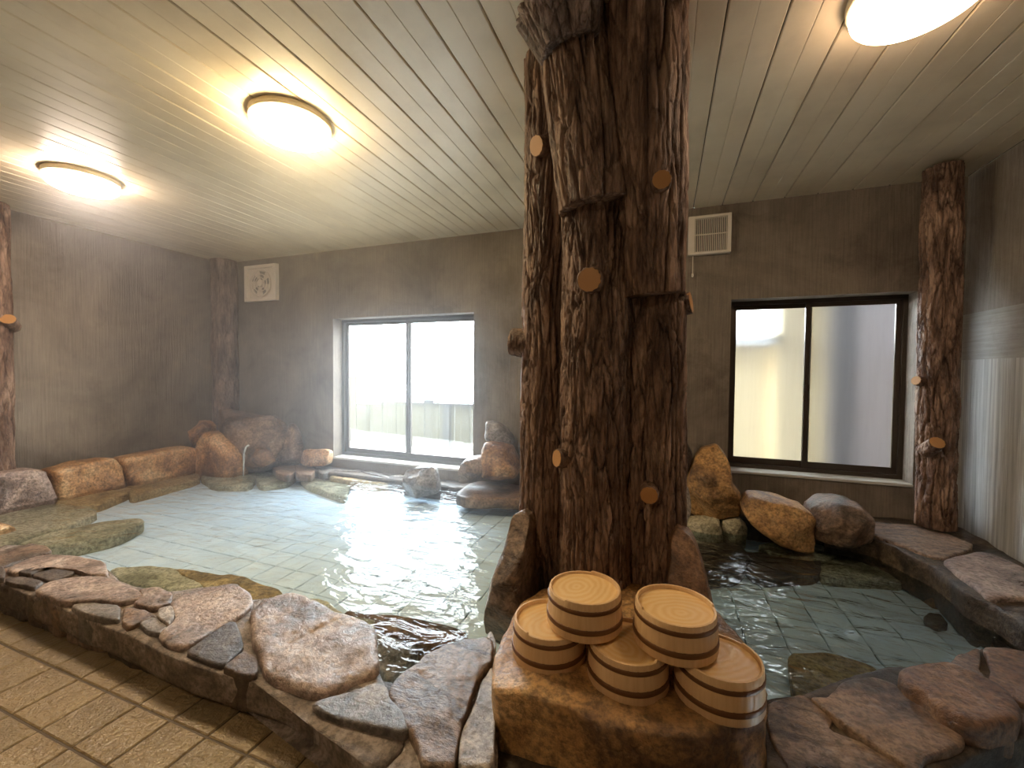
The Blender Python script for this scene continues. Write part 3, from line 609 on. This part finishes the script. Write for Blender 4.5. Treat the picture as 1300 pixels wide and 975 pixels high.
def bark_log(name, a, b, r0, r1, mat, parent, seed, amp=.011, fur=15.0, nz=None, na=120, flare=0.0, label=None, elong=.24):
    a = np.array(a, float); b = np.array(b, float); L = np.linalg.norm(b-a); d = (b-a)/L
    t = np.array([1., 0, 0]); u = np.cross(d, t); u /= np.linalg.norm(u); v = np.cross(u, d)
    nz = nz or max(12, int(L/.006)); nz = min(nz, 330)
    th = np.linspace(0, 2*math.pi, na, endpoint=False); s = np.linspace(0, 1, nz)
    TH_, S = np.meshgrid(th, s)
    TH_ = TH_.ravel(); S = S.ravel(); R = r0+(r1-r0)*S+flare*np.exp(-S*L/.12)
    rr = (r0+r1)/2
    q = np.stack([rr*np.cos(TH_)*fur*2.0, rr*np.sin(TH_)*fur*2.0, S*L*fur*elong], 1)+seed*7.7
    wq = np.stack([noise(q*.9+31), noise(q*.9+63), noise(q*.9+5)], 1)
    q2 = q*np.array([1, 1, 1.])+wq*.7
    n1 = noise(q2); n2 = noise(q2*np.array([2.3, 2.3, 3.2])+11)
    h1 = np.clip(np.abs(n1)/.11, 0, 1); h2 = np.clip(np.abs(n2)/.10, 0, 1)
    plate = noise(np.stack([q[:, 0]*1.3, q[:, 1]*1.3, q[:, 2]*4.5], 1)+77)
    h3 = np.clip(np.abs(plate)/.06, 0, 1)
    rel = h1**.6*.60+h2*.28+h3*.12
    lump = fbm(np.stack([rr*np.cos(TH_)*4, rr*np.sin(TH_)*4, S*L*2.2], 1)+seed, 3)
    fine = fbm(np.stack([rr*np.cos(TH_)*60, rr*np.sin(TH_)*60, S*L*22], 1)+seed, 3)
    R = R+amp*2.4*(rel-.85)+lump*.018*rr/.12+fine*amp*.22
    P = a+np.outer(S*L, d)+u*(np.cos(TH_)*R)[:, None]+v*(np.sin(TH_)*R)[:, None]
    V = np.vstack([P, [a], [b]]); F = []
    for i in range(nz-1):
        o = i*na
        F += [(o+j, o+(j+1) % na, o+na+(j+1) % na, o+na+j) for j in range(na)]
    n = len(P); o = (nz-1)*na
    F += [(n, (j+1) % na, j) for j in range(na)]+[(n+1, o+j, o+(j+1) % na) for j in range(na)]
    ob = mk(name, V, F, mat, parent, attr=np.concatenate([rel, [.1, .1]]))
    if label: ob['label'] = label
    return ob
def stub(parent, px_, Y, r, dirv, L=.05, X=None):
    c = PYt(px_[0], px_[1], Y) if X is None else PXt(px_[0], px_[1], X); d = np.array(dirv, float); d /= np.linalg.norm(d)
    SEED[0] += 1
    s = bark_log('branch_stub', c-d*(L+.05), c, r*1.25, r*1.06, BM, parent, SEED[0], .004, 30, 14, 28)
    u = np.cross(d, [0, 0, 1.]); u /= np.linalg.norm(u); v = np.cross(u, d); n = 24
    Vv = [c+d*.002]+[c+d*.002+(u*math.cos(2*math.pi*j/n)+v*math.sin(2*math.pi*j/n))*r*(1+.05*math.sin(3*j)) for j in range(n)]+[c-d*.006+(u*math.cos(2*math.pi*j/n)+v*math.sin(2*math.pi*j/n))*r*1.02 for j in range(n)]
    Ff = [(0, 1+j, 1+(j+1) % n) for j in range(n)]+[(1+j, 1+n+j, 1+n+(j+1) % n, 1+(j+1) % n) for j in range(n)]
    mk('cut_face', np.array(Vv), Ff, CUT, s, False, c)
def plog(parent, top, bot, w0, w1, Y0, Y1, mat, seed, ztop=None, zbot=None, **k):
    """log from pixel axis points: top at depth Y1, bottom at depth Y0"""
    a = PYt(bot[0], bot[1], Y0); b = PYt(top[0], top[1], Y1)
    r0 = w0/2*depth(a)/FPX; r1 = w1/2*depth(b)/FPX
    if zbot is not None: a = a+(b-a)*((zbot-a[2])/(b[2]-a[2]))
    if ztop is not None: b = a+(b-a)*((ztop-a[2])/(b[2]-a[2]))
    return bark_log('log', a, b, r0, r1, mat, parent, seed, **k)
pillar = empty('bark_pillar', (-.2, 1.6, .1), 'thick bark covered tree trunk pillar of clustered logs between the two pools', 'pillar')
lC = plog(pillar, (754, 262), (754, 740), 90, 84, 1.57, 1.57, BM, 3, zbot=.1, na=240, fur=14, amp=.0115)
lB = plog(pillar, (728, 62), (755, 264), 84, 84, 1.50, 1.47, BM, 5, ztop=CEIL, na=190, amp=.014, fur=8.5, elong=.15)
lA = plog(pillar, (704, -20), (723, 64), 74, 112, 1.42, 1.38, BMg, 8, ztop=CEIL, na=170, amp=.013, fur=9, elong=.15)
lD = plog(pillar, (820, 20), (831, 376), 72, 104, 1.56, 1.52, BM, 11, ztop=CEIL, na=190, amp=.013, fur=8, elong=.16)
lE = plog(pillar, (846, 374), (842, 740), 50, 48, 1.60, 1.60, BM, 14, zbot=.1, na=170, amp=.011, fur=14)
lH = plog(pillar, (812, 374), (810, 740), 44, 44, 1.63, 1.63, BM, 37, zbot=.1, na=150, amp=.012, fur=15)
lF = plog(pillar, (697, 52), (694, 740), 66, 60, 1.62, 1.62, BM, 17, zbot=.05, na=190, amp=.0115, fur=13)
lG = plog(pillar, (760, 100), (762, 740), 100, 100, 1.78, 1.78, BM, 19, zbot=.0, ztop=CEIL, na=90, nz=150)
stub(lC, (748, 355), 1.425, .042*.95, (-.1, -1, -.05)); stub(lC, (707, 582), 1.455, .030, (-.75, -.7, .1), .07)
stub(lE, (824, 629), 1.50, .029, (.0, -1, -.05)); stub(lD, (840, 228), 1.40, .028, (.15, -1, -.1))
stub(lF, (681, 185), 1.50, .034, (-.6, -1, -.35)); stub(lF, (650, 434), 1.60, .052, (-1, -.05, .1), .08); stub(lE, (877, 384), 1.60, .036, (1, -.2, .15), .07)
p2 = empty('bark_post', (1.55, 3.2, 0), 'bark covered log post in the corner right of the right window', 'post')
q1 = bark_log('log', PYt(1186, 668, 3.16), PYt(1197, 213, 3.16)+np.array([0, 0, .0]), .086, .086, BM, p2, 23, .016, 13, 300, 130)
stub(q1, (1163, 483), 3.12, .026, (-1, -.5, .25), .06); stub(q1, (1190, 562), 3.02, .034, (.05, -.8, .55), .06)
p3 = empty('bark_post', (-4.72, 1.3, 0), 'bark covered log post on the left wall at the left edge', 'post')
a = PXt(-12, 600, XL+.06); b = np.array([a[0], a[1], CEIL])
q2 = bark_log('log', np.array([a[0], a[1], 0]), b, .12, .12, BM, p3, 27, .012, 13, 200, 110)
stub(q2, (10, 405), None, .04, (.8, -.5, .5), .06, X=XL+.2)
p4 = empty('bark_post', (-4.74, 3.34, 0), 'hazy bark covered log post in the back left corner', 'post')
bark_log('log', (-4.70, 3.32, 0.0), (-4.70, 3.32, CEIL), .13, .13, BMg, p4, 29, .010, 13, 200, 110)
# ------------------------------------------------------------------ wooden buckets
def wood_mat(name, a, b_, kind):
    m, t, b = nt(name)
    if kind == 'ring':
        v = coords(t, (1, .75, 1), True); tc = N(t, 'ShaderNodeTexCoord'); oi = N(t, 'ShaderNodeObjectInfo')
        mp = N(t, 'ShaderNodeMapping'); mp.inputs['Scale'].default_value = (1, .7, .05); t.links.new(tc.outputs['Object'], mp.inputs[0])
        mp.inputs['Location'].default_value = (.018, -.01, 0)
        d = mixc(t, .018, mp.outputs[0], noi(t, v, 7, 3, .5, 0, 'Color'))
        wv = N(t, 'ShaderNodeTexWave', wave_type='RINGS', rings_direction='Z'); wv.inputs['Scale'].default_value = 20; wv.inputs['Distortion'].default_value = 2.6; wv.inputs['Detail Scale'].default_value = 2
        t.links.new(d, wv.inputs['Vector']); f = wv.outputs['Fac']
    else:
        v = coords(t, (1, 1, .02), True); f = noi(t, v, 130, 4, .65)
    t.links.new(mixc(t, f, a, b_), b.inputs['Base Color']); b.inputs['Roughness'].default_value = .42
    bump(t, b, f, .12, .002); return m
WS = wood_mat('cypress_stave_wood', (.62, .38, .18), (.84, .60, .34), 'long'); WB = wood_mat('cypress_end_board', (.79, .51, .21), (.85, .60, .30), 'ring')
HP = plain('brown_hoop_copper', (.17, .075, .028), .42, .25)
BH = .097; NST = 28
def make_bucket():
    root = bpy.data.objects.new('wooden_bucket', None); col.objects.link(root); WORLD[root.name] = np.zeros(3); root.empty_display_size = .05
    n = NST*6; prof = [(.090, .0), (.1035, .0), (.105, .003), (.1025, .05), (.1002, .092), (.0985, .0965), (.0935, .097), (.092, .095), (.092, .080)]
    V = []; m = len(prof)
    for j in range(n):
        t = 2*math.pi*j/n; ph = (j % 6)/6; g = .0009*max(0, 1-min(ph, 1-ph)*6.5)
        lip = .0045 if math.cos(t) > -.15 else 0
        for i, (r, z) in enumerate(prof):
            zz = z-(.0045-lip if i in (4, 5, 6, 7) else 0)
            rr = r-(g if 1 <= i <= 5 else 0); V.append((rr*math.cos(t), rr*math.sin(t), zz))
    F = [(j*m+i, ((j+1) % n)*m+i, ((j+1) % n)*m+i+1, j*m+i+1) for j in range(n) for i in range(m-1)]
    F += [(((j+1) % n)*m, j*m, j*m+m-1, ((j+1) % n)*m+m-1) for j in range(n)]
    o = mk('stave_wall', np.array(V), F, WS, root, True, np.zeros(3))
    o.data.set_sharp_from_angle(angle=math.radians(40))
    MB().lathe([(.0, .0865), (.0915, .0865), (.0925, .0845), (.0925, .076), (0, .076)], (0, 0, 0), 72).out('end_board', WB, root, False, np.zeros(3))
    for z0, z1 in ((.020, .033), (.068, .079)):
        ra = .105-.0053*(z0-.003)/.09; rb = .105-.0053*(z1-.003)/.09
        pr = [(ra-.003, z0), (ra+.0012, z0), (ra+.0022, z0+.001), (rb+.0022, z1-.001), (rb+.0012, z1), (rb-.003, z1)]
        MB().lathe(pr, (0, 0, 0), 96).out('hoop', HP, root, True, np.zeros(3))
    return root
def copy_tree(o, par=None):
    c = o.copy(); col.objects.link(c)
    if par: c.parent = par
    for ch in list(o.children): copy_tree(ch, c)
    return c
proto = make_bucket()
zt1 = 1-.678; zt2 = 1-.583
for k, (px_, py_, lvl, rz, lab) in enumerate([
    (697, 785, 0, 2.6, 'upturned round wooden bucket at the left end of the bottom row'),
    (797, 812, 0, 1.0, 'upturned wooden bucket in the middle of the bottom row, half hidden by two above'),
    (912, 832, 0, -.9, 'upturned round wooden bucket at the right end of the bottom row, nearest the small pool'),
    (742, 746, 1, -.2, 'upper left wooden bucket resting on two buckets of the bottom row'),
    (857, 768, 1, 2.0, 'upper right wooden bucket resting on two buckets of the bottom row')]):
    o = proto if k == 0 else copy_tree(proto); o.scale = (.96, .96, 1)
    p = PZt(px_, py_, zt2 if lvl else zt1)
    o.location = (p[0], p[1], BZ+.002+(BH if lvl else 0)); o.rotation_euler = (0, 0, rz)
    tag(o, lab, 'bucket', 'stacked wooden bath buckets')
# ------------------------------------------------------------------ ceiling lamps
def emis(name, c, s):
    m, t, b = nt(name); b.inputs['Base Color'].default_value = (.85, .82, .75, 1); b.inputs['Emission Color'].default_value = (*c, 1); b.inputs['Emission Strength'].default_value = s; b.inputs['Roughness'].default_value = .3
    return m
LB = plain('cream_lamp_base', (.86, .74, .50), .4)
def lamp(x, y, label, c, s, r=.175):
    t = empty('ceiling_lamp', (x, y, CEIL), label, 'lamp', 'round ceiling lamps')
    MB().lathe([(0, 0), (r*1.02, 0), (r*1.05, -.004), (r*1.05, -.030), (r*1.02, -.034), (0, -.034)], (x, y, CEIL), 56).out('lamp_base', LB, t, True)
    pr = [(r*.97, -.034), (r*.99, -.040)]+[(r*1.0*math.cos(a), -.046-.06*math.sin(a)**.8) for a in np.linspace(0, math.pi/2, 9)]
    MB().lathe(pr, (x, y, CEIL), 56).out('glass_shade', emis('lamp_glow', c, s), t, True)
pl1 = PZt(105, 232, CEIL-.04); pl2 = PZt(370, 162, CEIL-.04); pl3 = PZt(1168, -8, CEIL-.04)
lamp(pl1[0], pl1[1], 'round glowing ceiling lamp nearest the left wall', (1, .80, .66), LAMP_E)
lamp(pl2[0], pl2[1], 'round glowing yellowish ceiling lamp above the middle of the large pool', (1, .77, .44), LAMP_E*1.1)
lamp(pl3[0], pl3[1], 'round glowing ceiling lamp at the top right above the small pool', (1, .70, .46), LAMP_E*.28)
lamp(-1.1, -.8, 'round ceiling lamp behind the viewpoint over the tiled floor', (1, .72, .45), LAMP_E*.45)
# ------------------------------------------------------------------ exhaust fans
WP = plain('yellowed_white_plastic', (.84, .77, .67), .4); DG = plain('dark_vent_gap', (.05, .045, .04), .7)
def fan(x0, x1, y0, y1, label, kind):
    a = bx(x0, y1); b = bx(x1, y0); X0, X1, Z0, Z1 = a[0], b[0], a[2], b[2]; dp = .045
    f = empty('exhaust_fan', ((X0+X1)/2, D, Z0), label, 'fan')
    g = MB(); sw = (X1-X0); l = .16*sw if kind == 'slat' else .07*sw
    g.box((X0, D-dp, Z0), (X0+l, D, Z1), .003); g.box((X1-.09*sw, D-dp, Z0), (X1, D, Z1), .003)
    g.box((X0+l, D-dp, Z1-.07*sw), (X1-.09*sw, D, Z1), .003); g.box((X0+l, D-dp, Z0), (X1-.09*sw, D, Z0+.07*sw), .003)
    g.out('housing', WP, f)
    MB().box((X0+l, D-.012, Z0+.07*sw), (X1-.09*sw, D-.004, Z1-.07*sw)).out('back_plate', DG if kind == 'slat' else WP, f)
    xa, xb, za, zb = X0+l, X1-.09*sw, Z0+.07*sw, Z1-.07*sw
    if kind == 'slat':
        n = 17
        for k in range(n):
            x = xa+(xb-xa)*(k+.5)/n; MB().box((x-.0028, D-dp+.004, za), (x+.0028, D-.014, zb)).out('slat', WP, f)
        MB().box((xa, D-dp+.001, (za+zb)/2-.004), (xb, D-dp+.004, (za+zb)/2+.004)).out('crossbar', WP, f)
        MB().tube((X0+.035, D-.02, Z0), (X0+.035, D-.02, Z0-.13), .003).out('pull_cord', WP, f)
        MB().lathe([(0, 0), (.007, .004), (.009, .015), (.006, .03), (0, .033)], (X0+.035, D-.02, Z0-.16), 12).out('cord_bead', WP, f, True)
    else:
        c = ((xa+xb)/2, (za+zb)/2); r = min(xb-xa, zb-za)*.47
        q = MB(); n = 40
        for ra, rb in ((r*.9, r), (r*.6, r*.65), (r*.36, r*.41)):
            V = []
            for j in range(n):
                t = 2*math.pi*j/n; cs, sn = math.cos(t), math.sin(t)
                for rr, yy in ((ra, D-.03), (rb, D-.03), (rb, D-.038), (ra, D-.038)): V.append((c[0]+rr*cs, yy, c[1]+rr*sn))
            q.add(V, [(j*4+i, j*4+(i+1) % 4, ((j+1) % n)*4+(i+1) % 4, ((j+1) % n)*4+i) for j in range(n) for i in range(4)])
        q.out('guard_ring', WP, f, True)
        for k in range(5):
            t = 2*math.pi*k/5; V = []
            for rr, dt in ((.24, -.25), (.24, .25), (.86, .42), (.86, -.12)):
                V.append((c[0]+r*rr*math.cos(t+dt), D-.018-(.010 if dt > 0 else 0), c[1]+r*rr*math.sin(t+dt)))
            V += [(x, y+.002, z) for x, y, z in V]
            MB().add(V, [(0, 1, 2, 3), (7, 6, 5, 4), (0, 4, 5, 1), (1, 5, 6, 2), (2, 6, 7, 3), (3, 7, 4, 0)]).out('blade', plain('grey_fan_blade', (.33, .30, .27), .5), f)
        m_ = MB().tube((c[0], D-.012, c[1]), (c[0], D-.042, c[1]), r*.24, 24); m_.out('hub', WP, f)
fan(315, 354, 335, 384, 'square white exhaust fan with round guard high on the wall above the left pool', 'round')
fan(873, 928, 272, 326, 'white exhaust fan with vertical slats and pull cord above the right window', 'slat')
# ------------------------------------------------------------------ spout of hot water
wm, t_, b_ = nt('falling_water'); b_.inputs['Base Color'].default_value = (.9, .95, .96, 1); b_.inputs['Roughness'].default_value = .08; b_.inputs['Transmission Weight'].default_value = .65
s = MB(); pa = PYt(312, 566, 2.9)
pts = [pa+np.array([0, 0.03, .0]), pa+np.array([0, 0, -.01]), pa+np.array([.002, -.02, -.07]), np.array([pa[0]+.003, pa[1]-.03, WZ])]
for i in range(3): s.tube(pts[i], pts[i+1], .012-.002*i, 10, .010-.002*i)
tag(s.out('water_stream', wm, None, True), 'thin stream of hot water falling from the boulders into the left pool', 'water')
# ------------------------------------------------------------------ steam
def steam(x0, x1, y0, y1, z0, z1, dens):
    m = bpy.data.materials.new('thin_steam'); m.use_nodes = True; t = m.node_tree; t.nodes.clear()
    o = t.nodes.new('ShaderNodeOutputMaterial'); v = t.nodes.new('ShaderNodeVolumeScatter'); v.inputs['Density'].default_value = dens; v.inputs['Anisotropy'].default_value = .6
    v.inputs['Color'].default_value = (.95, .97, 1, 1)
    t.links.new(v.outputs[0], o.inputs['Volume'])
    tag(MB().box((x0, y0, z0), (x1, y1, z1)).out('steam', m), 'thin white steam drifting over the large left pool', 'steam', kind='stuff')
steam(XL+.01, -.75, 1.25, D-.005, .005, CEIL-.12, .08)
